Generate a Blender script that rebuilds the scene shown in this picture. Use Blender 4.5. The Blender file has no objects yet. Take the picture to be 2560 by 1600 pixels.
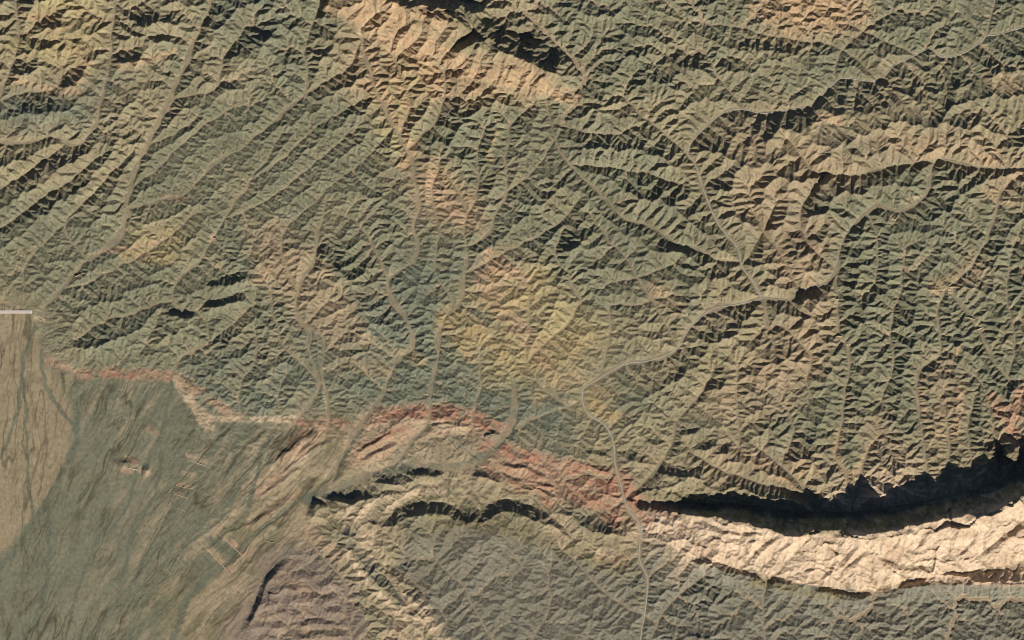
import bpy, math, heapq
import numpy as np

scene = bpy.context.scene
STEP = 1.45           # terrain node spacing in plan px (1 px = 10 m)

# ---------------------------------------------------------------- camera, sky, sun
SUN_AZ, SUN_EL = 160.0, 32.0          # degrees from north, clockwise; low late-morning sun in the south-south-east
cam_d = bpy.data.cameras.new("camera"); cam = bpy.data.objects.new("camera", cam_d)
scene.collection.objects.link(cam); scene.camera = cam
CAM_H = 150000.0
cam.location = (0, 0, CAM_H + 200); cam.rotation_euler = (0, 0, 0)
cam_d.sensor_width = 36; cam_d.lens = 36 * CAM_H / 25600.0
cam_d.clip_start = 1000; cam_d.clip_end = 400000

world = bpy.data.worlds.new("World"); scene.world = world; world.use_nodes = True
wn = world.node_tree; wn.nodes.clear()
sky = wn.nodes.new("ShaderNodeTexSky"); sky.sky_type = 'NISHITA'; sky.sun_disc = False
sky.sun_elevation = math.radians(SUN_EL); sky.sun_rotation = math.radians(SUN_AZ); sky.altitude = 4000; sky.air_density = 0.7; sky.dust_density = 0.0
bg = wn.nodes.new("ShaderNodeBackground"); bg.inputs[1].default_value = 0.065
wo = wn.nodes.new("ShaderNodeOutputWorld"); wn.links.new(sky.outputs[0], bg.inputs[0]); wn.links.new(bg.outputs[0], wo.inputs[0])

sun_d = bpy.data.lights.new("sun", 'SUN'); sun = bpy.data.objects.new("sun", sun_d); scene.collection.objects.link(sun)
sun_d.energy = 5.0; sun_d.angle = math.radians(0.5); sun_d.color = (1.0, 0.94, 0.85)
sun.rotation_euler = (math.radians(90 - SUN_EL), 0, math.radians(180 - SUN_AZ)); sun.location = (3000, -8000, 9000)
scene.view_settings.view_transform = 'Standard'; scene.view_settings.look = 'None'
scene.view_settings.exposure = 0.12; scene.view_settings.gamma = 1.0
scene.cycles.max_bounces = 2; scene.cycles.diffuse_bounces = 1; scene.cycles.filter_width = 0.95

# ---------------------------------------------------------------- terrain
# Plan units: 1 plan px = 10 m; plan x to the east, plan y to the south, frame 2560 x 1600.
PAD = 96
GX0, GY0, GX1, GY1 = -PAD, -PAD, 2560 + PAD, 1600 + PAD
rng = np.random.default_rng(7)

def vnoise(x, y, cell, seed):
    """smooth value noise on arrays of plan coordinates"""
    r = np.random.default_rng(seed)
    tab = r.random((256, 256)).astype(np.float32)
    u, v = x / cell + 37.3, y / cell + 11.7
    iu, iv = np.floor(u).astype(np.int32), np.floor(v).astype(np.int32)
    fu, fv = (u - iu).astype(np.float32), (v - iv).astype(np.float32)
    fu = fu * fu * (3 - 2 * fu); fv = fv * fv * (3 - 2 * fv)
    a = tab[iv & 255, iu & 255]; b = tab[iv & 255, (iu + 1) & 255]
    c = tab[(iv + 1) & 255, iu & 255]; d = tab[(iv + 1) & 255, (iu + 1) & 255]
    return (a + (b - a) * fu) * (1 - fv) + (c + (d - c) * fu) * fv - 0.5

def fbm(x, y, cell, seed, octv=4):
    s, a, t = 0, 1.0, 0.0
    for k in range(octv):
        s = s + a * vnoise(x, y, cell / 2 ** k, seed + 17 * k); t += a; a *= 0.55
    return s / t * 2

def smooth(a, b, x):
    t = np.clip((x - a) / (b - a), 0, 1)
    return t * t * (3 - 2 * t)

def charmap(rows, table, cell, X, Y):
    """bilinear lookup of a coarse hand-drawn map; table maps a character to a number or a colour"""
    g = np.array([[table[c] for c in r] for r in rows], np.float32)
    h, w = g.shape[:2]
    u = np.clip(X / cell - 0.5, 0, w - 1.001); v = np.clip(Y / cell - 0.5, 0, h - 1.001)
    iu, iv = u.astype(int), v.astype(int); fu, fv = u - iu, v - iv
    if g.ndim == 3: fu, fv = fu[..., None], fv[..., None]
    return ((g[iv, iu] * (1 - fu) + g[iv, iu + 1] * fu) * (1 - fv) + (g[iv + 1, iu] * (1 - fu) + g[iv + 1, iu + 1] * fu) * fv).astype(np.float32)

def blur(a, n=1):
    for _ in range(n):
        p = np.pad(a, 1, mode='edge')
        a = (p[:-2] + 2 * p[1:-1] + p[2:]) / 4
        a = (a[:, :-2] + 2 * a[:, 1:-1] + a[:, 2:]) / 4
    return a

def smoothline(pts, n=2):
    p = np.array(pts, float)
    for _ in range(n):
        q = [p[0]]
        for a, b in zip(p[:-1], p[1:]):
            q += [a * .75 + b * .25, a * .25 + b * .75]
        q.append(p[-1]); p = np.array(q)
    return p

def linedist(pts, X, Y, reach):
    """distance (and signed side, and position along the line 0..1) to a polyline inside its reach"""
    D = np.full(X.shape, 1e6, np.float32); S = np.zeros(X.shape, np.float32); T = np.zeros(X.shape, np.float32)
    seg = np.hypot(*(pts[1:] - pts[:-1]).T); tot = seg.sum(); acc = 0
    H, W = X.shape; x0, y0 = GX0, GY0; dx = (GX1 - GX0) / (W - 1)
    for (ax, ay), (bx, by), L in zip(pts[:-1], pts[1:], seg):
        i0 = max(0, int((min(ax, bx) - reach - x0) / dx)); i1 = min(W, int((max(ax, bx) + reach - x0) / dx) + 2)
        j0 = max(0, int((min(ay, by) - reach - y0) / dx)); j1 = min(H, int((max(ay, by) + reach - y0) / dx) + 2)
        if i1 > i0 and j1 > j0 and L > 0:
            x, y = X[j0:j1, i0:i1], Y[j0:j1, i0:i1]
            t = np.clip(((x - ax) * (bx - ax) + (y - ay) * (by - ay)) / L ** 2, 0, 1)
            d = np.hypot(x - ax - t * (bx - ax), y - ay - t * (by - ay))
            s = np.sign((bx - ax) * (y - ay) - (by - ay) * (x - ax))      # + = south side of a west-east line
            m = d < D[j0:j1, i0:i1]
            D[j0:j1, i0:i1][m] = d[m]; S[j0:j1, i0:i1][m] = s[m]; T[j0:j1, i0:i1][m] = ((acc + t * L) / tot)[m]
        acc += L
    return D, S, T

ROAD_MAIN = [(2660,40),(2560,68),(2521,79),(2489,89),(2464,88),(2454,104),(2414,132),(2368,148),(2343,138),(2325,118),(2289,139),(2236,161),(2221,179),(2200,204),(2157,202),(2107,193),(2086,204),(2043,250),(2029,266),(1975,275),(1907,286),(1861,273),(1818,273),(1764,314),(1729,354),(1718,379),(1721,393),(1739,407),(1754,461),(1768,500),(1784,540),(1807,580),(1846,614),(1854,673),(1886,705),(1904,746)]
ROAD_SOUTH = [(1904,746),(1843,762),(1779,769),(1746,798),(1711,834),(1700,873),(1621,905),(1568,905),(1529,926),(1489,951),(1457,969),(1454,991),(1464,1034),(1511,1059),(1529,1089),(1536,1117),(1536,1153),(1546,1192),(1557,1231),(1568,1274),(1604,1310),(1600,1346),(1596,1403),(1621,1442),(1618,1489),(1611,1542),(1600,1599),(1597,1700)]
ROAD_EAST = [(1904,746),(1936,746),(1979,751),(1996,726),(2039,719),(2071,705),(2093,676),(2096,630),(2111,591),(2146,551),(2168,530),(2193,511),(2211,521),(2250,532),(2293,511),(2318,486),(2325,439),(2332,407),(2354,396),(2396,407),(2450,421),(2560,421),(2660,415)]
# valley floors: (half width, points from the mouth upstream)
VALLEYS = [
 (10,[(800,1235),(835,1190),(865,1130),(896,1072)]),(9,[(800,1235),(850,1217),(921,1181),(1000,1156)]),
 (1.6,[(625,455),(720,385),(800,312),(880,262),(930,240)]),(1.6,[(743,730),(690,600),(760,530),(840,455),(930,380),(985,320)]),(1.6,[(557,548),(640,520),(735,450),(810,395),(880,320)]),
 (1.6,[(325,475),(400,420),(470,340),(560,280),(620,260)]),(1.6,[(364,371),(440,330),(500,290)]),(1.6,[(214,651),(150,560),(220,500),(290,420),(330,380)]),(1.6,[(-90,600),(20,560),(110,490),(200,430),(250,390)]),(1.6,[(-90,510),(40,450),(130,385),(190,330)]),
 (1.5,[(150,723),(240,700),(330,650),(420,600),(480,540)]),(1.5,[(60,720),(60,660),(130,590),(190,540)]),(1.6,[(429,751),(350,780),(250,800),(190,850)]),(1.5,[(421,976),(330,900),(380,830),(400,780)]),(1.5,[(525,859),(590,800),(640,760)]),(1.5,[(600,1040),(600,960),(650,900),(640,830)]),(1.5,[(700,1045),(690,980),(720,930)]),
 (1.6,[(1157,687),(1230,650),(1310,610),(1400,560),(1450,500)]),(1.6,[(1168,537),(1200,470),(1190,400),(1210,320)]),(1.6,[(1093,559),(1080,480),(1100,400)]),(1.5,[(1421,687),(1380,640),(1400,580)]),(1.5,[(1514,720),(1560,700),(1640,680),(1700,650)]),(1.5,[(1521,762),(1600,760),(1680,740)]),
 (1.6,[(2200,1000),(2240,910),(2215,830),(2250,740),(2262,640)]),(1.5,[(2518,951),(2545,850),(2510,740),(2535,600)]),(1.5,[(1950,1160),(1990,1080),(1970,1010)]),(1.5,[(1690,1050),(1760,980),(1790,900)]),
 (1.5,[(2164,532),(2200,620),(2190,700)]),(1.5,[(1996,726),(1960,640),(1890,560),(1870,480)]),(1.5,[(2093,676),(2010,600),(1990,520),(2060,440)]),(1.5,[(1854,673),(1900,600),(1930,520)]),(1.5,[(2454,104),(2480,30),(2500,-90)]),
 (1.5,[(1379,314),(1460,330),(1540,340),(1620,300)]),(1.5,[(1421,411),(1520,420),(1610,430),(1700,460)]),
 (8,[(60,900),(86,816),(96,801),(104,787),(121,759),(150,723),(186,684),(214,651),(250,632),(282,609),(304,573),(316,535),(318,505),(325,475),(336,421),(364,371),(396,311),(421,257),(429,232),(461,171),(482,118),(500,71),(514,36),(529,0),(540,-90)]),
 (4,[(-90,357),(0,357),(71,357),(118,339),(143,343),(189,368),(214,350),(243,307),(250,264),(264,214),(273,161),(277,107),(282,54),(289,0),(300,-90)]),
 (3,[(-90,270),(0,250),(14,200),(21,171),(36,150),(50,100),(40,40),(30,-90)]),
 (2.5,[(0,250),(54,232),(118,225),(143,218),(154,179)]),
 (2.5,[(425,247),(464,239),(511,237),(539,228),(557,171),(557,143),(589,107),(614,71)]),
 (4,[(322,520),(357,518),(411,496),(457,493),(482,471),(518,425),(550,396),(607,371),(671,311),(732,261),(786,214),(857,186),(880,150),(905,100)]),
 (3.5,[(760,240),(768,180),(757,130),(768,90),(786,50),(803,0),(815,-90)]),
 (4.5,[(405,1090),(414,1030),(421,976),(429,930),(446,898),(493,873),(525,859),(521,848),(511,794),(489,776),(443,776),(429,751),(436,712),(457,684),(500,659),(514,630),(536,594),(557,548),(600,490),(625,455),(640,430),(680,380),(700,330)]),
 (5,[(743,1048),(779,1005),(800,969),(796,941),(768,887),(775,834),(761,816),(739,780),(743,730),(761,684),(782,662),(789,619),(800,560),(815,500)]),
 (2.5,[(796,955),(761,916),(732,887),(696,859),(696,823),(682,780),(679,730)]),
 (3,[(818,1075),(818,1041),(821,991),(807,959),(804,916),(814,862),(790,810)]),
 (5.5,[(800,1235),(830,1190),(850,1150),(870,1110),(896,1066),(929,1026),(964,980),(968,948),(986,909),(1029,876),(1032,851),(1025,812),(1000,776),(971,737),(968,694),(1018,669),(1043,637),(1043,594),(1029,559),(1050,530),(1039,464),(1036,421),(1018,375),(1000,339),(968,286),(939,221),(914,154),(905,100)]),
 (3,[(968,690),(946,648),(932,612),(907,573),(886,548),(850,537)]),
 (2.5,[(1018,375),(1062,330),(1100,300),(1112,230),(1110,180)]),
 (2,[(1000,339),(1030,270),(1010,200),(985,150)]),
 (5,[(800,1235),(850,1217),(921,1181),(1000,1156),(1014,1131),(1050,1081),(1071,1065),(1075,994),(1079,951),(1096,905),(1093,851),(1107,798),(1129,773),(1150,759),(1154,730),(1157,687),(1168,655),(1164,619),(1161,566),(1168,537),(1150,480),(1120,440)]),
 (3,[(1164,619),(1229,584),(1239,530),(1270,490),(1265,430),(1260,390),(1275,360),(1265,320),(1330,260)]),
 (2.5,[(1129,773),(1129,737),(1100,709),(1079,673),(1093,619),(1104,584),(1093,559)]),
 (3,[(1846,655),(1800,655),(1768,630),(1720,612),(1682,616),(1668,591),(1629,562),(1582,555),(1543,538),(1511,500),(1471,454),(1421,411),(1393,371),(1379,314),(1364,250)]),
 (2.5,[(1700,873),(1600,700),(1560,640),(1520,600),(1468,530)]),
 (3,[(1321,905),(1332,887),(1368,851),(1425,816),(1432,780),(1457,755),(1439,737),(1421,687)]),
 (3,[(1425,1020),(1343,966),(1336,941),(1318,905),(1314,851),(1325,841),(1321,798),(1325,744),(1310,700)]),
 (2.5,[(1182,1050),(1182,1030),(1193,994),(1204,955),(1200,887)]),
 (3,[(1489,951),(1507,930),(1514,887),(1525,823),(1521,762)]),
 (9,[(1000,1160),(1082,1167),(1129,1171),(1189,1167),(1225,1131),(1254,1099),(1279,1070),(1286,1012),(1286,959),(1270,930)]),
 (3,[(1293,1070),(1325,1048),(1379,1030),(1425,1015),(1457,990)]),
 (4,ROAD_MAIN[::-1]),(6,ROAD_SOUTH),(4.5,ROAD_EAST),
 (3,[(2332,405),(2271,404),(2193,429),(2164,436),(2036,436),(2011,400),(1970,350)]),
 (4,[(2560,951),(2518,951),(2486,905),(2461,851),(2446,823),(2425,787),(2400,759),(2379,730),(2393,700),(2429,673),(2450,630),(2468,594),(2489,530),(2500,470),(2550,440)]),
 (4,[(2325,1250),(2315,1170),(2304,1070),(2293,994),(2289,937),(2325,905),(2354,887),(2350,841),(2339,787),(2361,730)]),
 (3.5,[(2135,1282),(2125,1225),(2111,1178),(2082,1142),(2104,1081),(2110,990),(2125,923),(2121,862),(2097,850),(2093,780),(2093,690)]),
 (3,[(1904,746),(1914,759),(1914,834),(1950,801),(1993,851),(2032,887),(2025,930),(2014,959),(2032,994)]),
 (2.5,[(1846,1120),(1846,1070),(1846,1000),(1843,923)]),
 (3,[(2135,1260),(2143,1228),(2164,1131),(2200,1089)]),(3,[(2375,1238),(2371,1190),(2371,1156),(2375,1089),(2350,1000)]),
 (3,[(2040,1282),(2021,1235),(1914,1210),(1779,1167),(1721,1117)]),(4,[(2050,1282),(2029,1235),(1950,1160),(1893,1121)]),
 (2.5,[(2500,1208),(2500,1130),(2480,1060),(2470,1000),(2440,930)]),(3,[(2440,1225),(2430,1140),(2415,1060),(2440,980)]),
 (3,[(1600,1255),(1680,1258),(1760,1270),(1850,1264),(1930,1280),(2010,1283),(2129,1284),(2200,1278),(2307,1254),(2432,1228),(2521,1200),(2660,1165)]),
 (2,[(1740,409),(1660,330),(1600,290),(1560,240)]),(2,[(1861,273),(1800,200),(1760,130)]),
 (2.5,[(2086,204),(2090,140),(2160,70),(2240,30),(2250,-90)]),(2,[(2200,204),(2100,110),(1990,105),(1850,70),(1750,60)]),
 (2,[(2289,139),(2180,90),(2120,60)]),
 (3,[(1597,1700),(1640,1560),(1690,1490),(1760,1440)]),
 (2.5,[(1290,1690),(1185,1530),(1165,1470),(1120,1430),(1085,1400)]),(2,[(1330,1600),(1380,1520),(1370,1460),(1380,1400)]),
 (2.5,[(1640,1560),(1500,1480),(1440,1400),(1400,1370)]),
 (2.5,[(1910,1690),(1915,1600),(1905,1520),(1915,1450)]),(2,[(2060,1690),(2070,1590),(2100,1530)]),(2,[(2300,1690),(2280,1590),(2270,1530)]),
 (2.5,[(900,1690),(880,1600),(860,1520),(870,1460),(800,1390),(770,1350)]),
 (3,[(1568,1245),(1600,1215),(1640,1180),(1680,1110),(1690,1050)]),
 (2,[(1240,500),(1330,440),(1400,330)]),
]
# hill crests added on top of the eroded relief: (points west to east, height m, north width, south width)
RIDGES = [
 ([(1640,1268),(1700,1285),(1770,1290),(1843,1300),(1929,1326),(2000,1342),(2011,1328),(2093,1319),(2129,1334),(2200,1328),(2307,1306),(2432,1281),(2482,1276),(2521,1250),(2560,1233),(2660,1215)], 900, 46, 150),
 ([(1620,1330),(1700,1374),(1789,1408),(1854,1432),(1914,1437)], 150, 26, 40),
 ([(2170,1470),(2264,1462),(2343,1445),(2460,1452),(2660,1445)], 120, 22, 50),
 ([(1960,1456),(2010,1462),(2060,1462)], 110, 26, 40),
 ([(760,-90),(850,-30),(930,-5),(1020,25),(1080,52),(1140,62),(1180,76),(1215,100)], 430, 60, 110),
 ([(1085,140),(1125,134),(1170,125),(1207,121),(1229,136),(1264,134),(1289,153),(1314,154),(1350,178),(1389,190),(1436,232)], 400, 62, 85),
 ([(1150,10),(1195,70),(1215,100),(1180,130)], 260, 50, 50),
 ([(1310,190),(1400,195),(1450,225)], 120, 40, 20),
 ([(958,1430),(962,1378),(970,1346),(993,1310),(1029,1292),(1064,1288),(1100,1284),(1150,1302),(1225,1306),(1243,1283),(1279,1281),(1314,1292),(1386,1321),(1429,1356),(1486,1387)], 195, 24, 140),
 ([(1120,1222),(1040,1222),(960,1240),(900,1270),(872,1325),(888,1400),(950,1470),(1020,1530),(1090,1620)], 130, 34, 40),
 ([(1110,1600),(1060,1530),(1010,1480),(975,1430)], 120, 30, 34),
 ([(1235,1278),(1300,1282),(1386,1318),(1430,1350)], 150, 20, 60),
 ([(1380,1270),(1420,1290),(1460,1330),(1530,1345),(1600,1312)], 170, 35, 45),
 ([(796,1247),(850,1256),(905,1252),(960,1240)], 120, 14, 60),
 ([(775,1310),(796,1247)], 120, 14, 40),
 ([(930,1206),(980,1214),(1050,1202)], 130, 22, 30),([(1000,1188),(1060,1192),(1120,1180)], 130, 22, 30),([(1180,1186),(1220,1200),(1258,1216)], 130, 20, 40),
 ([(590,1600),(620,1560),(650,1500),(680,1440),(740,1400)], 110, 14, 90),
 ([(1745,375),(1800,372),(1857,366),(1932,345),(2004,332),(2057,298),(2164,293),(2236,263),(2360,257),(2420,225)], 190, 75, 70),
 ([(2440,196),(2480,186),(2530,185),(2600,170)], 150, 60, 60),
 ([(140,218),(180,214),(228,178)], 130, 28, 30),([(20,182),(60,184),(100,190)], 90, 24, 24),([(275,160),(330,158),(370,152)], 110, 22, 40),
 ([(40,272),(100,285),(160,285)], 110, 34, 40),([(20,470),(110,440),(190,404),(260,365)], 95, 30, 50),([(178,503),(230,480),(255,468)], 110, 26, 40),
 ([(0,430),(60,425),(150,398)], 60, 26, 40),([(-40,640),(40,560),(140,528),(220,500)], 40, 30, 40),
 ([(415,785),(455,796),(490,784)], 110, 16, 30),([(490,772),(560,764),(640,744)], 120, 22, 30),([(500,730),(570,722),(660,695)], 110, 24, 30),
 ([(700,640),(740,612),(790,634),(840,664),(880,712),(905,780),(930,850),(945,910)], 130, 40, 50),
 ([(640,680),(700,640),(740,612)], 80, 30, 40),
 ([(110,880),(200,885),(330,830),(430,780)], 50, 40, 40),
 ([(2060,690),(2110,700)], 60, 20, 20),([(1990,742),(2030,752),(2060,735)], 150, 30, 40),([(1985,810),(2010,835)], 120, 30, 30),([(1960,650),(2010,640),(2060,600)], 190, 55, 55),
 ([(1820,560),(1900,570),(1960,560)], 110, 40, 45),([(2060,520),(2040,475),(2090,440)], 120, 35, 45),
 ([(1400,640),(1440,622),(1480,600)], 120, 35, 45),([(1180,420),(1100,380),(1040,440)], 60, 30, 30),
 ([(1690,930),(1720,940),(1760,950)], 90, 40, 30),([(1700,960),(1780,985),(1860,950)], 100, 50, 50),([(1640,640),(1700,625),(1740,610)], 130, 30, 40),
 ([(1640,1120),(1720,1135),(1800,1130),(1880,1150)], 90, 24, 40),([(1600,1180),(1700,1195),(1790,1200)], 120, 24, 40),([(1560,1150),(1640,1160)], 70, 18, 24),
 ([(2470,1170),(2500,1140),(2560,1130)], 200, 50, 50),([(2440,200),(2360,258)], 80, 40, 40),([(480,60),(560,80),(640,60)], 100, 50, 50),([(520,180),(590,160),(680,100),(730,90)], 130, 45, 50),
 ([(330,60),(400,62),(470,50)], 110, 24, 35),([(320,100),(380,112),(440,100)], 110, 24, 35),([(500,210),(560,225),(610,225)], 110, 24, 30),
 ([(60,60),(120,70),(200,66)], 90, 30, 40),([(90,110),(150,130),(220,120)], 100, 24, 35),([(-40,0),(60,10),(140,25)], 90, 26, 35),
 ([(1420,395),(1500,405),(1560,385)], 90, 30, 40),([(1560,220),(1640,240),(1720,215)], 90, 30, 40),([(1640,160),(1720,170),(1800,190),(1880,180)], 120, 34, 40),([(1820,115),(1900,130),(2020,140)], 120, 20, 34),
 ([(2180,470),(2250,440),(2320,420)], 40, 20, 20),([(2290,900),(2340,960),(2350,1000)], 50, 30, 30),([(2100,400),(2180,390),(2240,350)], 110, 40, 50),([(2300,370),(2380,360),(2440,330)], 100, 40, 50),
 ([(700,1130),(780,1080),(850,1060)], 40, 30, 40),([(930,1100),(1010,1050),(1100,1040),(1180,1060)], 90, 24, 50),([(1215,1090),(1265,1096)], 60, 14, 24),
 ([(290,1150),(320,1158),(350,1170)], 60, 14, 22),([(350,1172),(370,1178)], 50, 14, 22),
]
# low sharp-edged slabs lying on the big slopes
CUESTAS = [
 ([(2095,1432),(2130,1412),(2170,1380),(2210,1408),(2262,1430),(2300,1432)], 75, 9, 46),
 ([(2050,1462),(2085,1428),(2120,1400),(2150,1345)], 50, 9, 34),([(1880,1400),(1905,1375),(1950,1340)], 45, 8, 26),([(1930,1392),(1960,1365),(1985,1350)], 40, 8, 24),
 ([(2068,1370),(2085,1355),(2110,1335)], 60, 12, 30),([(2448,1400),(2500,1355),(2560,1312),(2620,1290)], 90, 12, 46),([(2390,1395),(2420,1370),(2445,1340)], 40, 7, 26),([(2300,1370),(2315,1345),(2322,1325)], 45, 9, 22),
 ([(1735,1300),(1790,1330),(1850,1342),(1930,1335)], 55, 10, 40),([(2265,1432),(2300,1418),(2340,1440),(2440,1440)], 40, 8, 24),([(1800,1345),(1850,1360),(1905,1352)], 30, 7, 24),([(2000,1430),(2040,1425),(2075,1440)], 35, 8, 22),
 ([(930,60),(960,35),(1000,5)], 60, 12, 30),([(985,105),(1010,80),(1050,50)], 60, 12, 30),([(1130,200),(1160,180),(1195,150)], 45, 9, 26),([(1200,205),(1215,185),(1235,160)], 45, 9, 26),([(1260,215),(1275,190),(1285,165)], 45, 9, 26),([(1330,230),(1345,205),(1370,195)], 45, 9, 26),
 ([(690,1150),(740,1108),(800,1075)], 22, 7, 14),([(660,1175),(720,1130),(760,1095)], 22, 7, 14),([(700,1190),(760,1140),(830,1095)], 22, 7, 14),([(640,1245),(700,1210),(760,1160)], 20, 7, 14),([(615,1320),(680,1280),(745,1228)], 24, 9, 16),
 ([(890,1135),(940,1105),(985,1080)], 30, 8, 18),([(900,1155),(950,1130),(1000,1110)], 26, 8, 18),([(1050,1075),(1110,1060),(1180,1068)], 30, 8, 18),([(1240,1160),(1310,1170),(1380,1200)], 30, 8, 20),([(1330,1200),(1360,1215),(1390,1225)], 26, 7, 14),([(1335,1225),(1362,1240),(1388,1248)], 26, 7, 14),([(1255,1185),(1280,1200),(1310,1205)], 26, 7, 14),
 ([(1420,1150),(1480,1170),(1540,1190)], 26, 8, 20),([(1450,1130),(1500,1135),(1535,1150)], 26, 8, 18),([(1640,1085),(1700,1090),(1760,1080)], 40, 12, 24),([(1600,1110),(1680,1108),(1740,1120)], 36, 10, 24),
 ([(600,1420),(660,1390),(720,1340)], 8, 5, 12),([(480,1400),(560,1340),(640,1300)], 10, 6, 14),([(430,1500),(500,1440),(560,1400)], 8, 6, 14),
]
for _a, _b, _y, _h in ((720,800,1440,22), (670,760,1474,30), (790,870,1462,26), (640,700,1508,34), (720,860,1496,26), (640,760,1536,30), (800,890,1530,22), (610,720,1566,36), (740,840,1560,28), (640,700,1596,26), (730,900,1590,32)):
    CUESTAS.append(([(_a, _y + 12), (_a * .6 + _b * .4, _y - 5), (_a * .3 + _b * .7, _y + 5), (_b, _y - 3)], _h, 13, 17))
CUESTAS += [([(1700,1392),(1760,1412),(1830,1436),(1890,1446),(1960,1462),(2010,1470)], 85, 12, 40), ([(2020,1474),(2079,1482),(2120,1492),(2180,1496)], 60, 10, 30),
 ([(2200,1484),(2264,1470),(2343,1460),(2460,1462),(2660,1454)], 90, 12, 34)]
BASIN = [(985,1420),(1005,1340),(1065,1310),(1220,1320),(1390,1370),(1500,1420),(1600,1480),(1600,1750),(1160,1750),(1070,1560)]
PURPLE = [(690,1410),(760,1380),(820,1410),(880,1480),(920,1560),(930,1750),(500,1750),(590,1600),(640,1490)]
REL_ROWS = ["8777788887888887","7776788888887888","7766667777888888","6666666777788877","4666776677778877","0566666553667877","0224543445667777","0012343234568888","0012355444688876","0000465444555555"]
GRAIN_ROWS = ["5543455533334333","4433444433333455","4432222333556654","3322223334566433","2223332233455433","0333222122355444","0112221112244444","0001112223366555","0000344333445555","0000333333333333"]
PLAIN_POLY = [(-200,700),(40,765),(90,790),(95,880),(160,935),(300,945),(430,945),(442,985),(474,1010),(490,1066),(520,1082),(545,1056),(600,1050),(650,1060),(740,1050),(810,1062),(860,1075),(900,1180),(810,1240),(775,1250),(765,1310),(745,1370),(690,1410),(640,1490),(590,1600),(570,1800),(-200,1800)]

def polydist(poly, X, Y):
    """signed distance to a polygon, positive inside"""
    p = np.array(poly + [poly[0]], float)
    D = np.full(X.shape, 1e9); ins = np.zeros(X.shape, bool)
    for (ax, ay), (bx, by) in zip(p[:-1], p[1:]):
        L2 = (bx - ax) ** 2 + (by - ay) ** 2
        t = np.clip(((X - ax) * (bx - ax) + (Y - ay) * (by - ay)) / L2, 0, 1)
        D = np.minimum(D, np.hypot(X - ax - t * (bx - ax), Y - ay - t * (by - ay)))
        if ay != by:
            c = ((ay > Y) != (by > Y)) & (X < (bx - ax) * (Y - ay) / (by - ay) + ax)
            ins ^= c
    return np.where(ins, D, -D).astype(np.float32)

def upto(a, shape):
    """bilinear resize of a node grid that covers the same area"""
    h, w = a.shape; H, W = shape
    v = np.linspace(0, h - 1, H); u = np.linspace(0, w - 1, W)
    iv = np.minimum(v.astype(int), h - 2); iu = np.minimum(u.astype(int), w - 2)
    fv = (v - iv)[:, None].astype(np.float32); fu = (u - iu)[None].astype(np.float32)
    r = a[iv] * (1 - fv) + a[iv + 1] * fv
    return r[:, iu] * (1 - fu) + r[:, iu + 1] * fu

def grid(step):
    W = int(round((GX1 - GX0) / step)) + 1; H = int(round((GY1 - GY0) / step)) + 1
    return np.meshgrid(np.linspace(GX0, GX1, W, dtype=np.float32), np.linspace(GY0, GY1, H, dtype=np.float32))

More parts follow.
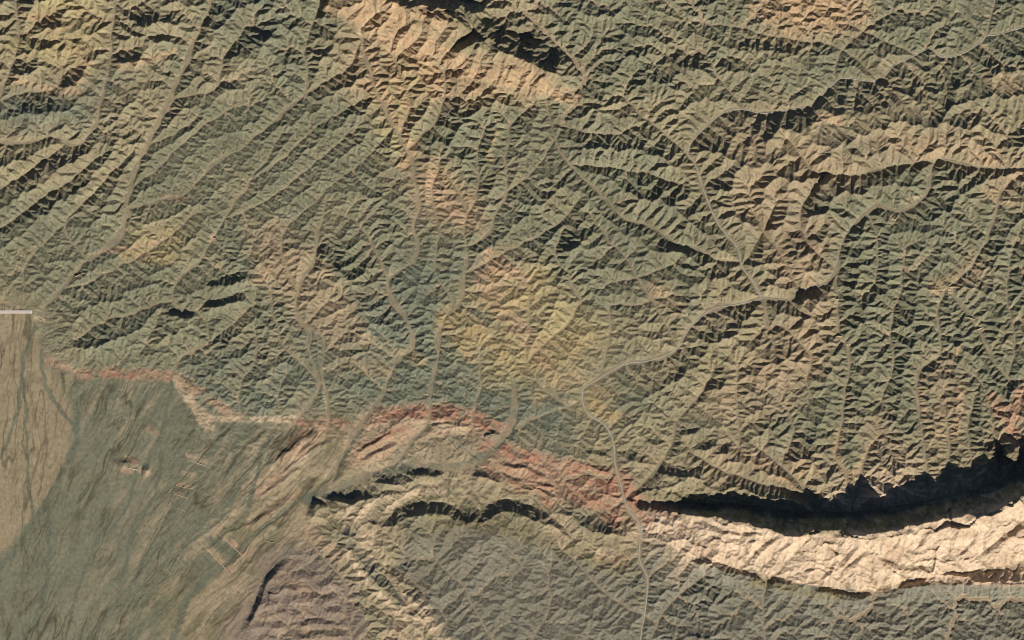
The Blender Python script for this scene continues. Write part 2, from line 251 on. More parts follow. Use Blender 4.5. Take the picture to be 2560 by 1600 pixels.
def fields(step):
    X, Y = grid(step)
    wx = fbm(X, Y, 90, 3) * 9; wy = fbm(X, Y, 90, 5) * 9
    wr = fbm(X, Y, 26, 8, 3) * 4; wq = fbm(X, Y, 26, 9, 3) * 4
    f = {'X': X, 'Y': Y}
    f['plain'] = upto(polydist(PLAIN_POLY, *grid(8)), X.shape) + fbm(X, Y, 60, 21) * 30 + fbm(X, Y, 20, 22, 3) * 10
    reg = 0.16 * (0.42 * (X - 400) + 1.0 * (1500 - Y)) / 1.1            # regional tilt, m
    vd = np.full(X.shape, 1e6, np.float32); vw = np.full(X.shape, 60.0, np.float32)
    XX, YY = X + wr * .5, Y + wq * .5; XV, YV = X + wr * 1.5 + wx * .25, Y + wq * 1.5 + wy * .25; wn_ = .9 + 1.9 * fbm(X, Y, 44, 12, 4)
    for w, pts in VALLEYS:
        road = pts is ROAD_SOUTH or pts is ROAD_EAST or (pts[-1] == ROAD_MAIN[0])
        D, _, T = linedist(smoothline(pts, 2), *((XX, YY) if road else ((XV + wx * .55, YV + wy * .55) if w < 2 else (XV, YV))), 46)
        taper = (1 - 0.65 * T * T) * np.clip(wn_, .32, 1.9)
        m = (D - w * taper) < vd
        vd = np.where(m, D - w * taper, vd)
    f['vd'] = vd
    M = np.zeros(X.shape, np.float32)
    for pts, h, wn, ws in RIDGES:
        if h < 200 and wn > 16: h = h * .72; wn = wn * 1.25
        p = smoothline(pts, 1); R = max(wn, ws) * 1.15 + 10
        jit = 0.5 if h > 300 else 1.0
        D, S, T = linedist(p, X + wr * jit + wx * (jit - .4), Y + wq * jit + wy * (jit - .4), R)
        wdt = np.where(S > 0, ws, wn)
        q = np.clip(1 - D / wdt, 0, 1)
        long = np.hypot(*(p[-1] - p[0]))
        end = min(.4, 90 / long) if h > 300 else 0.3
        e = smooth(0, end, T) * smooth(0, end, 1 - T) if h < 700 else np.interp(T, [0, .06, .25, .45, .55, .75, 1], [.1, .25, .62, .6, .8, .84, .88]).astype(np.float32)
        e = e * (1 + 0.25 * vnoise(X, Y, 34, 77))
        prof = np.where(S > 0, q ** 1.15, q ** (1.0 if h > 300 else 1.3))
        M = np.maximum(M, h * prof * e) + 0.15 * np.minimum(M, h * prof * e)
    for pts, h, wn, ws in CUESTAS:
        D, S, T = linedist(smoothline(pts, 1), X + wr * .9, Y + wq * .9, max(wn, ws) + 10)
        M = M + h * np.clip(1 - D / np.where(S > 0, ws, wn), 0, 1) * smooth(0, .2, T) * smooth(0, .2, 1 - T)
    M *= smooth(-2, 22, vd)
    f['M'] = M; f['base'] = (reg + M).astype(np.float32)
    k = smooth(-13, 11, f['plain'])
    rel = charmap(REL_ROWS, {str(i): i for i in range(10)}, 160, X + wx * 3, Y + wy * 3)
    gr = charmap(GRAIN_ROWS, {str(i): i for i in range(10)}, 160, X + wx * 3, Y + wy * 3)
    gr = gr + 1.4 * fbm(X, Y, 150, 31, 2)
    f['S'] = (np.where(rel > 4, 4 + (rel - 4) * .5, np.maximum(rel, 1.2)) * 0.162 * (1 + 0.35 * fbm(X, Y, 120, 33, 3))) * (1 - k) + (0.07 + 0.05 * rel) * k * (1 + .9 * fbm(X, Y, 90, 34, 2)).clip(.2, 2)
    # hard and soft beds striking across the hills
    th = 0.45 + 0.5 * vnoise(X, Y, 500, 41)
    u = X * np.cos(th) - Y * np.sin(th); v = X * np.sin(th) + Y * np.cos(th)
    beds = fbm(u * 0.22, v, 16, 43, 3)
    f['beds'] = beds
    rough = fbm(X, Y, 8, 45, 2)
    f['S'] = (f['S'] * (1 + 0.28 * beds * (1 - k)) * (1 + 0.15 * rough)).astype(np.float32)
    f['S'] = np.maximum(f['S'], 0.012)
    basin = smooth(-10, 25, upto(polydist(BASIN, *grid(8)), X.shape) + fbm(X, Y, 50, 46) * 14)
    f['basin'] = basin; f['S'] = f['S'] * (1 - .22 * basin)
    f['purple'] = smooth(-8, 12, upto(polydist(PURPLE, *grid(8)), X.shape) + fbm(X, Y, 50, 47) * 14) * (1 - k)
    f['S'] = f['S'] * (1 - .45 * f['purple'])
    f['S'] = f['S'] * (1 - .45 * smooth(60, 5, -f['plain']) * (1 - k))
    big = smooth(120, 300, M)
    f['S'] = f['S'] * (1 - big * (0.1 + .25 * (Y > 1100)))
    f['Ac'] = (7.5 * 1.74 ** np.clip(gr, 0, 8) * (1 - k) + 16 * k).astype(np.float32)
    f['k'] = k
    edge = np.zeros(X.shape, bool); edge[-1, :] = True; edge[:, 0] = (Y[:, 0] > 700)
    f['rel'] = rel
    f['src'] = (vd < 0) | ((k > .6) & (rel < 1.6)) | (edge & (k > .5)) | edge & (Y > 1690)
    return f

OFF = [(-1, -1), (-1, 0), (-1, 1), (0, -1), (0, 1), (1, -1), (1, 0), (1, 1)]

def flood(T, src):
    """priority flood: the receiver of every cell on its lowest way out"""
    H, W = T.shape; N = H * W
    t = T.ravel().tolist(); rec = list(range(N)); done = bytearray(N)
    heap = []
    for i in np.flatnonzero(src.ravel()).tolist():
        heap.append((t[i], i)); done[i] = 1
    heapq.heapify(heap); pop, push = heapq.heappop, heapq.heappush
    offs = [(dy * W + dx, dx) for dy, dx in OFF]; W1 = W - 1
    while heap:
        z, i = pop(heap); x = i % W
        for o, dx in offs:
            j = i + o
            if 0 <= j < N and not done[j]:
                if (dx == -1 and x == 0) or (dx == 1 and x == W1): continue
                done[j] = 1; rec[j] = i
                zj = t[j]
                if zj < z: zj = z
                push(heap, (zj, j))
    return np.array(rec, np.int64)

def steepest(T, src, jit):
    H, W = T.shape
    P = np.pad(T, 1, constant_values=1e9)
    best = np.full(T.shape, -1e9, np.float32); idx = np.arange(H * W).reshape(H, W); rec = idx.copy()
    for n, (dy, dx) in enumerate(OFF):
        q = P[1 + dy:1 + dy + H, 1 + dx:1 + dx + W]
        s = (T - q) / (1.41421 if dy and dx else 1.0)
        s = np.where(s > 0, s * jit[n], s)
        m = s > best
        best = np.where(m, s, best); rec = np.where(m, idx + dy * W + dx, rec)
    rec = np.where((best > 0) & ~src, rec, idx)
    return rec.ravel()

def solve(f, rec, step, n_it, jitter, seed):
    H, W = f['X'].shape; N = H * W
    src = f['src'].ravel(); base = f['base'].ravel(); Sm = f['S'].ravel(); Ac = f['Ac'].ravel()
    ii = np.arange(N)
    r = np.random.default_rng(seed)
    jit = [1 + jitter * (r.random((H, W)).astype(np.float32) - .5) for _ in OFF]
    for it in range(n_it):
        rec[src] = ii[src]
        # depth of every cell in its tree, by pointer doubling
        dep = (rec != ii).astype(np.int32); p = rec.copy()
        while True:
            add = dep[p]
            if not add.any(): break
            dep = dep + add; p = p[p]
        order = np.argsort(dep, kind='stable'); cnt = np.bincount(dep); ends = np.cumsum(cnt)
        A = np.full(N, float(step * step))
        for d in range(len(cnt) - 1, 0, -1):
            l = order[ends[d - 1]:ends[d]]
            np.add.at(A, rec[l], A[l])
        ry, rx = rec // W, rec % W; dl = np.hypot(ry - ii // W, rx - ii % W) * step * 10.0
        inc = dl * Sm / (1 + (A / Ac) ** 0.64)
        E = np.zeros(N); T = base.astype(float).copy()
        for d in range(1, len(cnt)):
            l = order[ends[d - 1]:ends[d]]; q = rec[l]
            E[l] = E[q] + inc[l]
            T[l] = np.maximum(E[l] + base[l], T[q] + 0.02 * step + 0.12 * inc[l])
        T2 = T.reshape(H, W)
        if it < n_it - 1:
            if it in (2, 5, 8):     # let every lake that formed find its real way out
                rec = flood((E + base).reshape(H, W), f['src'])
            else:
                rec = steepest(T2.astype(np.float64), f['src'], jit)
            # cells that lost every lower neighbour cannot occur: T grows strictly upstream
    return T2, A.reshape(H, W), E.reshape(H, W), rec

def rills(X, Y):
    """braided rills running down the plain: south on the fan, south-west further east"""
    out = 0; fur = 0; tot = 0
    wx = fbm(X, Y, 55, 201, 3) * 11; wy = fbm(X, Y, 55, 202, 3) * 11
    for a, c0, hw, seed in ((1.50, 60, 130, 203), (1.12, 300, 170, 204), (0.82, 620, 240, 205)):
        w = np.exp(-((X + (Y - 1100) * .25 - c0) / hw) ** 2) + 1e-4
        x, y = X + wx, Y + wy
        u = x * -math.cos(a) + y * math.sin(a); v = x * math.sin(a) + y * math.cos(a)
        l1 = 1 - np.abs(fbm(v, u * .13, 26, seed, 3)) * 8
        l2 = 1 - np.abs(fbm(v + 40, u * .17, 12, seed + 30, 3)) * 6.5
        out = out + w * np.maximum(np.clip(l1, 0, 1), .6 * np.clip(l2, 0, 1)); fur = fur + w * fbm(v, u * .16, 15, seed + 60, 3); tot = tot + w
    m = np.clip(.8 + 1.3 * fbm(X, Y, 110, 206, 2), .1, 1)
    return np.clip(out / tot * 1.25, 0, 1) ** 1.3 * m, fur / tot

def terrain(final_step=2):
    T = None; step = final_step * 4.0; level = 0
    for its, jitter in ((16, .35), (7, .3), (3, .22)):
        f = fields(step)
        if T is None:
            z = f['base'] + 2.2 * np.minimum(f['vd'], 60) + 110 * fbm(f['X'], f['Y'], 110, 51, 3) + 6 * rng.random(f['X'].shape)
        else:
            z = np.minimum(upto(E, f['X'].shape) + f['base'], upto(T, f['X'].shape) + 40) + (2.2 * step * f['S']) * (rng.random(f['X'].shape) - .5)
        rec = flood(z, f['src'])
        T, A, E, rec = solve(f, rec, step, its, jitter, 60 + level)
        step_f = step; step = step / 2
        level += 1
    X, Y = f['X'], f['Y']
    T = T - 0.92 * np.maximum(0, T - (E + f['base']))      # no ponds in the dry hills
    # bend the drainage a little so nothing runs along the grid
    amp = smooth(0, 26, f['vd'])
    wx = (fbm(X, Y, 34, 91, 2) * 5 + fbm(X, Y, 12, 92, 2) * .7) * amp
    wy = (fbm(X, Y, 34, 93, 2) * 5 + fbm(X, Y, 12, 94, 2) * .7) * amp
    u = np.clip((X + wx - GX0) / step_f, 0, X.shape[1] - 1.01); v = np.clip((Y + wy - GY0) / step_f, 0, X.shape[0] - 1.01)
    iu, iv = u.astype(int), v.astype(int); fu, fv = u - iu, v - iv
    bil = lambda a: (a[iv, iu] * (1 - fu) + a[iv, iu + 1] * fu) * (1 - fv) + (a[iv + 1, iu] * (1 - fu) + a[iv + 1, iu + 1] * fu) * fv
    T, A, E = bil(T), np.exp(bil(np.log(A))), bil(E)
    T = blur(T, 1) * .6 + T * .4
    la = np.log10(A)
    Q = np.pad(la, 1, mode='edge'); wide = la.copy()
    for dy, dx in OFF:
        if dy == 0 or dx == 0: wide = np.maximum(wide, Q[1 + dy:1 + dy + la.shape[0], 1 + dx:1 + dx + la.shape[1]])
    la = np.where(f['k'] > .5, wide, np.maximum(la, blur(wide, 1))); la = blur(la, 1) * .5 + la * .5; f['la'] = la
    # flat gravel floors along the larger channels
    floor = np.zeros(T.shape, np.float32)
    for thr, n in ((170, 1), (1300, 2), (7000, 4)):
        m = (A > thr) & (f['k'] < .5); Z = np.where(m, T, 1e9)
        for q in range(n):
            Pz = np.pad(Z, 1, mode='edge')
            for dy, dx in OFF:
                if q % 2 == 0 and dy and dx: continue
                Z = np.minimum(Z, Pz[1 + dy:1 + dy + T.shape[0], 1 + dx:1 + dx + T.shape[1]] + 1.0)
        hit = Z < 1e8
        T = np.where(hit, np.minimum(T, Z), T); floor = np.maximum(floor, hit * (.7 if n == 1 else 1.0))
    T = T * .8 + blur(T, 1) * .2; f['floor'] = blur(floor, 1)
    rill, furrow = rills(X, Y)
    f['rill'] = rill; kf = smooth(4, 14, f['plain'])
    red = np.exp(-(((X - 745) / 90) ** 2 + ((Y - 1150) / 95) ** 2) * 1.2) + .55 * np.exp(-(((X - 330) / 110) ** 2 + ((Y - 1010) / 60) ** 2) * 1.2) + .35 * smooth(480, 620, X) * smooth(1230, 1340, Y)
    T = T + kf * (furrow * (2 + 30 * red) - rill * 7) 
    f['T'] = T; f['A'] = A; f['E'] = E; f['rec'] = rec
    return f
# ---------------------------------------------------------------- colours of the ground (as flat sunlit rock looks, then turned into albedo)
FLAT = 1.02          # light a level surface sends back per unit albedo at this sun
def alb(r, g, b):
    c = np.array([r, g, b], float) / 255
    c = np.where(c <= 0.04045, c / 12.92, ((c + 0.055) / 1.055) ** 2.4)
    return tuple(c / FLAT)
PAL = {'G': alb(125,123,99), 'g': alb(117,119,100), 'B': alb(158,140,112), 'K': alb(144,134,106), 'Y': alb(160,146,108),
       'O': alb(174,147,114), 'R': alb(168,134,109), 'C': alb(202,178,149), 'P': alb(136,121,106), 'p': alb(155,140,112),
       'q': alb(125,123,101), 's': alb(127,123,106), 'c': alb(107,111,94), 'D': alb(100,93,74), 'o': alb(167,146,107),
       'w': alb(188,167,137), 'r': alb(166,124,101), 't': alb(170,151,123), 'e': alb(174,146,119), 'n': alb(128,120,92)}
COLOUR_ROWS = [
 "KYYKKKGggGGOOOKKKGGGGGGGOOOGGGGG","KYYKKGKGGGKBOOKKKGGGGKGKKGGGGGGG","KKKgKGKKGGKOYOOOOKGGGGGGGGGKKGGG","gggKKKGGGGGKYKGGGGKKKKKKKKKKKKKK",
 "KKKKKGGGGGGGYGGGGGGGGKKBBBKBBBBK","KKKKGGGGGGGGKOGGGGGGGKKBBBBGGGKB","GGGGGGGGGGGGGBOGGGGGGGKBBGGGGGGK","GGGGYYGGBGGGGGGGGGGGGGKKBBGGGGGG",
 "GGGGGGGGBBGGgggOYGGGGGKKBBGGGGBG","KGGGGGGGGBBgggYYYYGGKGKKKBGGGGGG","pGGGGGGGGgBgggYYYYYKKKKKBBGGGGGG","ppGGGGgggggggggYYYKGKKKBBBGGGBGG",
 "ppqqqqggggGgggggggYGGKBBBGGGGBGG","ppqqqqqqqtntttKgggKKKKKKGGGBGBGB","ppqqqqqqqtntqntttKKKKKBBBBGBBKKK","pqqqqqqqnnKKKKKKKKKBKKKKKKCCCCCC",
 "qqqqqqqnntKtKnnnntKBCCCCCCCCCCCC","qqqqqqqnPPKtnnssnnnnsCCCCCCCCCCC","qqqqqnntPPPKtnssssssssssssssssss","qqqqqnnPPPPKtnssssssssssssssssss"]
# beds and patches of other rock, darker bands, painted gorge shade: (colour, half width, strength, points)
BEDS_AND_SHADE = [
 ('R',34,.75,[(1235,1165),(1350,1215),(1470,1225),(1570,1270)]),('e',20,.6,[(1000,1090),(1100,1080),(1190,1085)]),('r',12,.7,[(1370,1165),(1440,1200),(1530,1225)]),('e',12,.6,[(820,1075),(880,1065),(940,1070)]),
 ('e',10,.8,[(470,990),(495,1040),(518,1072)]),('w',7,.7,[(485,1020),(505,1060),(530,1070)]),('D',7,.5,[(455,985),(470,1005)]),('o',14,.6,[(60,30),(150,60),(240,40)]),('e',9,.6,[(640,700),(700,655),(760,640)]),('D',16,.35,[(1990,740),(2050,760),(2040,820)]),
 ('w',5,.7,[(468,1138),(490,1148),(512,1157)]),('w',4,.7,[(500,1356),(540,1395),(572,1425)]),('e',6,.8,[(566,1350),(590,1370),(610,1386)]),('w',6,.5,[(700,1080),(640,1170),(600,1240)]),('w',5,.6,[(960,1062),(1030,1048),(1120,1056),(1190,1066)]),('w',6,.5,[(1300,1165),(1400,1200),(1500,1230)]),('D',9,.5,[(900,60),(960,80),(1010,70)]),('D',8,.5,[(1100,190),(1160,200),(1230,215)]),  # the two D entries are darker streaks on the northern ridge
 ('e',16,.5,[(700,1440),(780,1480),(760,1560)]),('t',16,.6,[(650,1540),(720,1580),(840,1590)]),
 ('w',8,.9,[(1115,1232),(1040,1232),(955,1252),(893,1280),(862,1330),(878,1405),(942,1478),(1010,1540),(1080,1625)]),
 ('e',26,.6,[(1205,700),(1260,780),(1330,860),(1400,960)]),('o',10,.7,[(1100,790),(1180,900)]),('g',16,.7,[(1130,740),(1190,780),(1250,830)]),('g',12,.6,[(1240,850),(1290,880)]),
 ('t',13,.8,[(905,1045),(880,1090),(840,1150),(815,1190)]),('t',16,.7,[(740,1150),(660,1230),(560,1300),(470,1390)]),('t',14,.7,[(700,1290),(600,1400),(500,1500),(420,1600)]),('t',12,.6,[(560,1480),(520,1540),(490,1610)]),
 ('n',20,1,[(1600,1245),(1760,1268),(1850,1275),(1930,1298),(2010,1302),(2129,1304),(2200,1300),(2307,1278),(2432,1252),(2521,1222),(2660,1190)]),  # north cliff face darkened in colour so the gorge shadow reads blacker
 ('e',9,.9,[(110,900),(150,915),(200,930)]),('R',14,.85,[(200,938),(300,936),(360,938),(425,944)]),('r',4,.8,[(250,938),(330,940)]),
 ('w',12,.9,[(440,950),(460,985),(480,1020),(520,1045)]),('e',14,.8,[(450,960),(500,985),(540,1010),(590,1045)]),('w',8,.9,[(500,1050),(600,1046),(700,1052),(750,1046)]),('g',12,.9,[(500,995),(530,985)]),
 ('r',9,.8,[(745,1056),(800,1064),(860,1054)]),('r',20,.95,[(935,1052),(1000,1036),(1060,1034),(1150,1038),(1200,1050),(1265,1085)]),('w',8,.8,[(940,1070),(1000,1052),(1090,1056),(1160,1068)]),
 ('e',28,1,[(890,1140),(940,1120),(1000,1080)]),('r',7,.7,[(900,1120),(960,1090),(1010,1072)]),
 ('e',24,.9,[(800,1075),(750,1110),(700,1160),(650,1220)]),('w',7,.7,[(790,1065),(720,1120),(670,1190),(620,1240)]),('r',7,.6,[(760,1080),(710,1130),(690,1150)]),('w',5,.6,[(740,1200),(700,1235),(620,1300)]),('e',7,.8,[(745,1230),(700,1260),(650,1292),(618,1318)]),
 ('r',27,.95,[(1225,1125),(1320,1150),(1420,1180),(1500,1185),(1560,1205)]),('e',14,.7,[(1240,1150),(1320,1175),(1420,1170)]),('r',16,.6,[(1340,1180),(1370,1230),(1375,1255)]),('r',12,.6,[(1270,1180),(1300,1230)]),('r',20,.8,[(1570,1230),(1590,1280),(1620,1300)]),('r',18,.7,[(1440,1220),(1500,1270),(1540,1300)]),
 ('o',34,.8,[(1120,800),(1190,830),(1250,850)]),('o',30,.75,[(1240,760),(1310,740),(1340,700)]),('o',40,.6,[(1280,900),(1360,880),(1440,850)]),('o',18,1,[(1478,1015),(1510,1030),(1535,1042)]),('o',14,.6,[(1000,880),(1060,900)]),('o',22,.5,[(1390,950),(1340,1000)]),
 ('o',14,.6,[(310,635),(380,640),(440,650)]),('e',7,.7,[(250,628),(330,618),(400,605)]),('e',14,.8,[(1225,630),(1260,660),(1310,700)]),('Y',12,.8,[(430,590),(400,650)]),
 ('O',13,.75,[(930,130),(960,220),(1000,310),(1030,370),(1010,420)]),('O',9,.7,[(985,150),(1000,220),(1030,300)]),('O',7,.6,[(1100,180),(1080,250),(1130,230),(1240,225)]),('e',10,.9,[(1070,440),(1090,480),(1140,530),(1160,550)]),('o',8,.7,[(1240,330),(1220,370),(1230,400)]),('e',8,.7,[(1180,565),(1210,590)]),
 ('O',24,.9,[(830,10),(930,50),(1030,90)]),('O',22,.9,[(1070,110),(1180,165),(1290,190),(1400,225),(1430,238)]),('D',30,.5,[(1180,40),(1290,90),(1380,150)]),  # last entry is a darker band north of the northern ridge
 ('O',30,.9,[(1900,20),(2000,15),(2120,20)]),('O',20,.8,[(2050,50),(2110,55)]),
 ('O',24,.7,[(100,40),(170,90),(230,140),(200,180)]),('Y',30,.7,[(40,120),(150,100),(240,50)]),('O',10,.6,[(40,195),(130,225),(200,228)]),('O',9,.6,[(280,165),(350,160),(440,125)]),
 ('B',24,.7,[(700,650),(770,630),(830,700),(880,780),(920,850)]),('B',18,.5,[(880,900),(960,930)]),
 ('O',16,.7,[(2040,290),(2100,300)]),('B',30,.6,[(2030,400),(2120,390)]),('O',24,.5,[(2310,380),(2360,370)]),('O',24,.6,[(2440,400),(2490,390)]),('B',24,.5,[(2000,560),(2080,540)]),('B',26,.6,[(2050,730),(2080,860)]),('B',20,.6,[(1990,920),(1900,960)]),('O',18,.6,[(2340,720),(2390,700)]),('O',20,.5,[(2470,470),(2540,500)]),('O',22,.5,[(1640,720),(1700,760)]),
 ('O',26,.5,[(2480,185),(2540,210)]),
 ('w',24,.8,[(880,1290),(905,1330),(945,1372)]),('w',20,.85,[(1000,1470),(1050,1520),(1110,1590)]),('g',14,.6,[(870,1340),(930,1420),(1000,1500)]),('e',18,.7,[(770,1330),(800,1360),(850,1390)]),('w',12,.7,[(850,1270),(950,1290),(990,1260)]),('e',14,.6,[(980,1590),(1000,1560)]),
 ('w',16,.6,[(1000,1215),(1090,1220)]),('D',20,.5,[(1000,1340),(1150,1310),(1280,1320),(1400,1360)]),('e',14,.7,[(1500,1390),(1560,1405)]),('w',10,.6,[(1480,1370),(1530,1385)]),
 ('D',10,.9,[(800,1260),(860,1270)]),
 ('R',26,.9,[(2490,1000),(2540,1040),(2560,980)]),('r',16,.8,[(2530,1070),(2560,1100)]),('D',20,.8,[(2480,1120),(2540,1140)]),('r',10,.6,[(1600,1250),(1700,1290)]),
 ('O',10,.75,[(2100,1080),(2085,1140),(2120,1190)]),('O',9,.7,[(2195,1100),(2150,1160),(2130,1200)]),('O',12,.7,[(1850,1130),(1920,1160),(1980,1210)]),('O',10,.7,[(2300,970),(2310,1040),(2345,1080)]),('O',10,.7,[(2410,960),(2400,1030),(2385,1090)]),('O',7,.6,[(2400,860),(2370,930)]),('O',8,.6,[(2020,1130),(1995,1190)]),
 ('B',18,.6,[(1620,1150),(1740,1170),(1850,1200)]),
 ('n',14,.9,[(1880,1452),(1990,1470),(2100,1488)]),('e',7,.6,[(2260,1445),(2400,1455),(2560,1458)]),
 ('e',7,.9,[(316,1148),(340,1160)]),('D',8,.8,[(288,1156),(315,1168)]),('e',8,.8,[(300,1175),(320,1180)]),('e',8,.9,[(352,1180),(372,1186)]),('e',7,.8,[(370,1075),(392,1092)]),
 ('t',5,.8,[(468,1140),(512,1158)]),('t',4,.7,[(455,1182),(495,1190)]),('e',3,.8,[(442,1211),(480,1219)]),('e',4,.8,[(437,1233),(468,1243)]),
 ('e',8,.85,[(574,1358),(612,1388)]),('e',9,.8,[(535,1385),(575,1425)]),('t',7,.7,[(495,1350),(530,1380)]),('t',6,.7,[(530,1310),(560,1345)]),('c',12,.7,[(560,1375),(580,1392)]),('c',10,.7,[(520,1350),(545,1370)]),('c',12,.6,[(515,1405),(535,1425)]),
 ('w',5,.8,[(1040,1120),(1068,1155)]),('t',18,.6,[(1035,1130),(1090,1150)]),('c',14,.6,[(1130,1095),(1160,1105)]),('t',12,.6,[(1220,1135),(1260,1150)]),
 ('w',4,.9,[(88,793),(108,800)]),('e',7,.9,[(536,588),(530,600)]),('w',5,.6,[(520,845),(528,860)]),('w',3,.5,[(446,898),(493,873),(520,862)]),('e',6,.8,[(411,497),(465,498)]),('w',5,.8,[(2385,722),(2372,730)]),('w',6,.9,[(2440,814),(2455,826)]),('w',4,.8,[(2090,756),(2098,760)]),('w',4,.9,[(2095,846),(2103,850)]),('w',3,.9,[(2119,862),(2123,868)]),('e',5,.8,[(2015,932),(2020,942)]),('e',6,.8,[(2226,538),(2236,548)]),('t',6,.8,[(2260,505),(2295,490)]),('w',6,.8,[(2530,490),(2545,500)]),
 ('w',3,.5,[(818,1062),(816,1010),(806,970),(806,920)]),('w',2.5,.4,[(740,1045),(700,1040)]),('O',12,.4,[(1430,940),(1520,990)]),('w',6,.6,[(1395,1000),(1440,1010)]),('w',8,.5,[(1550,1105),(1590,1085)]),
]
# gravel channels crossing the plain
CHANNELS = [
 (8,[(1300,1075),(1225,1131),(1150,1168),(1060,1165),(960,1180),(860,1215),(790,1243)]),(5,[(1071,1065),(1050,1085),(1014,1131),(995,1160)]),(4,[(900,1075),(860,1140),(835,1200)]),
 (9,[(190,1030),(188,1110),(150,1190),(112,1265),(60,1330),(25,1400),(0,1412),(-60,1440)]),(5,[(86,816),(60,870),(52,940),(45,1000),(30,1070),(5,1140),(-40,1180)]),(4,[(52,940),(62,1040),(66,1180),(75,1290)]),(5,[(104,880),(100,930),(125,1000),(160,1040),(188,1070)]),
 (5,[(425,960),(420,1010),(405,1070),(380,1130),(350,1190)]),(3,[(338,1172),(330,1230),(310,1290),(250,1350)]),(4,[(445,1250),(410,1310),(360,1390),(330,1460),(240,1560),(200,1640)]),(6,[(120,1290),(118,1400),(110,1500),(60,1600)]),
 (10,[(500,1460),(465,1490),(450,1540),(425,1610)]),(7,[(800,1235),(745,1250),(700,1290),(640,1330),(580,1400),(520,1440),(490,1470)]),(5,[(700,1080),(650,1110),(640,1200),(620,1260)]),(12,[(860,1222),(800,1245),(770,1252)]),
 (4,[(400,1130),(390,1230),(330,1330),(310,1420)]),(4,[(250,1340),(200,1440),(170,1560)]),(6,[(1290,1075),(1225,1131),(1189,1167)]),(3,[(560,1290),(470,1360),(400,1420)]),
]
FAN = [(-200,690),(40,745),(92,800),(100,880),(150,980),(182,1060),(150,1180),(105,1260),(50,1330),(0,1395),(-200,1450)]

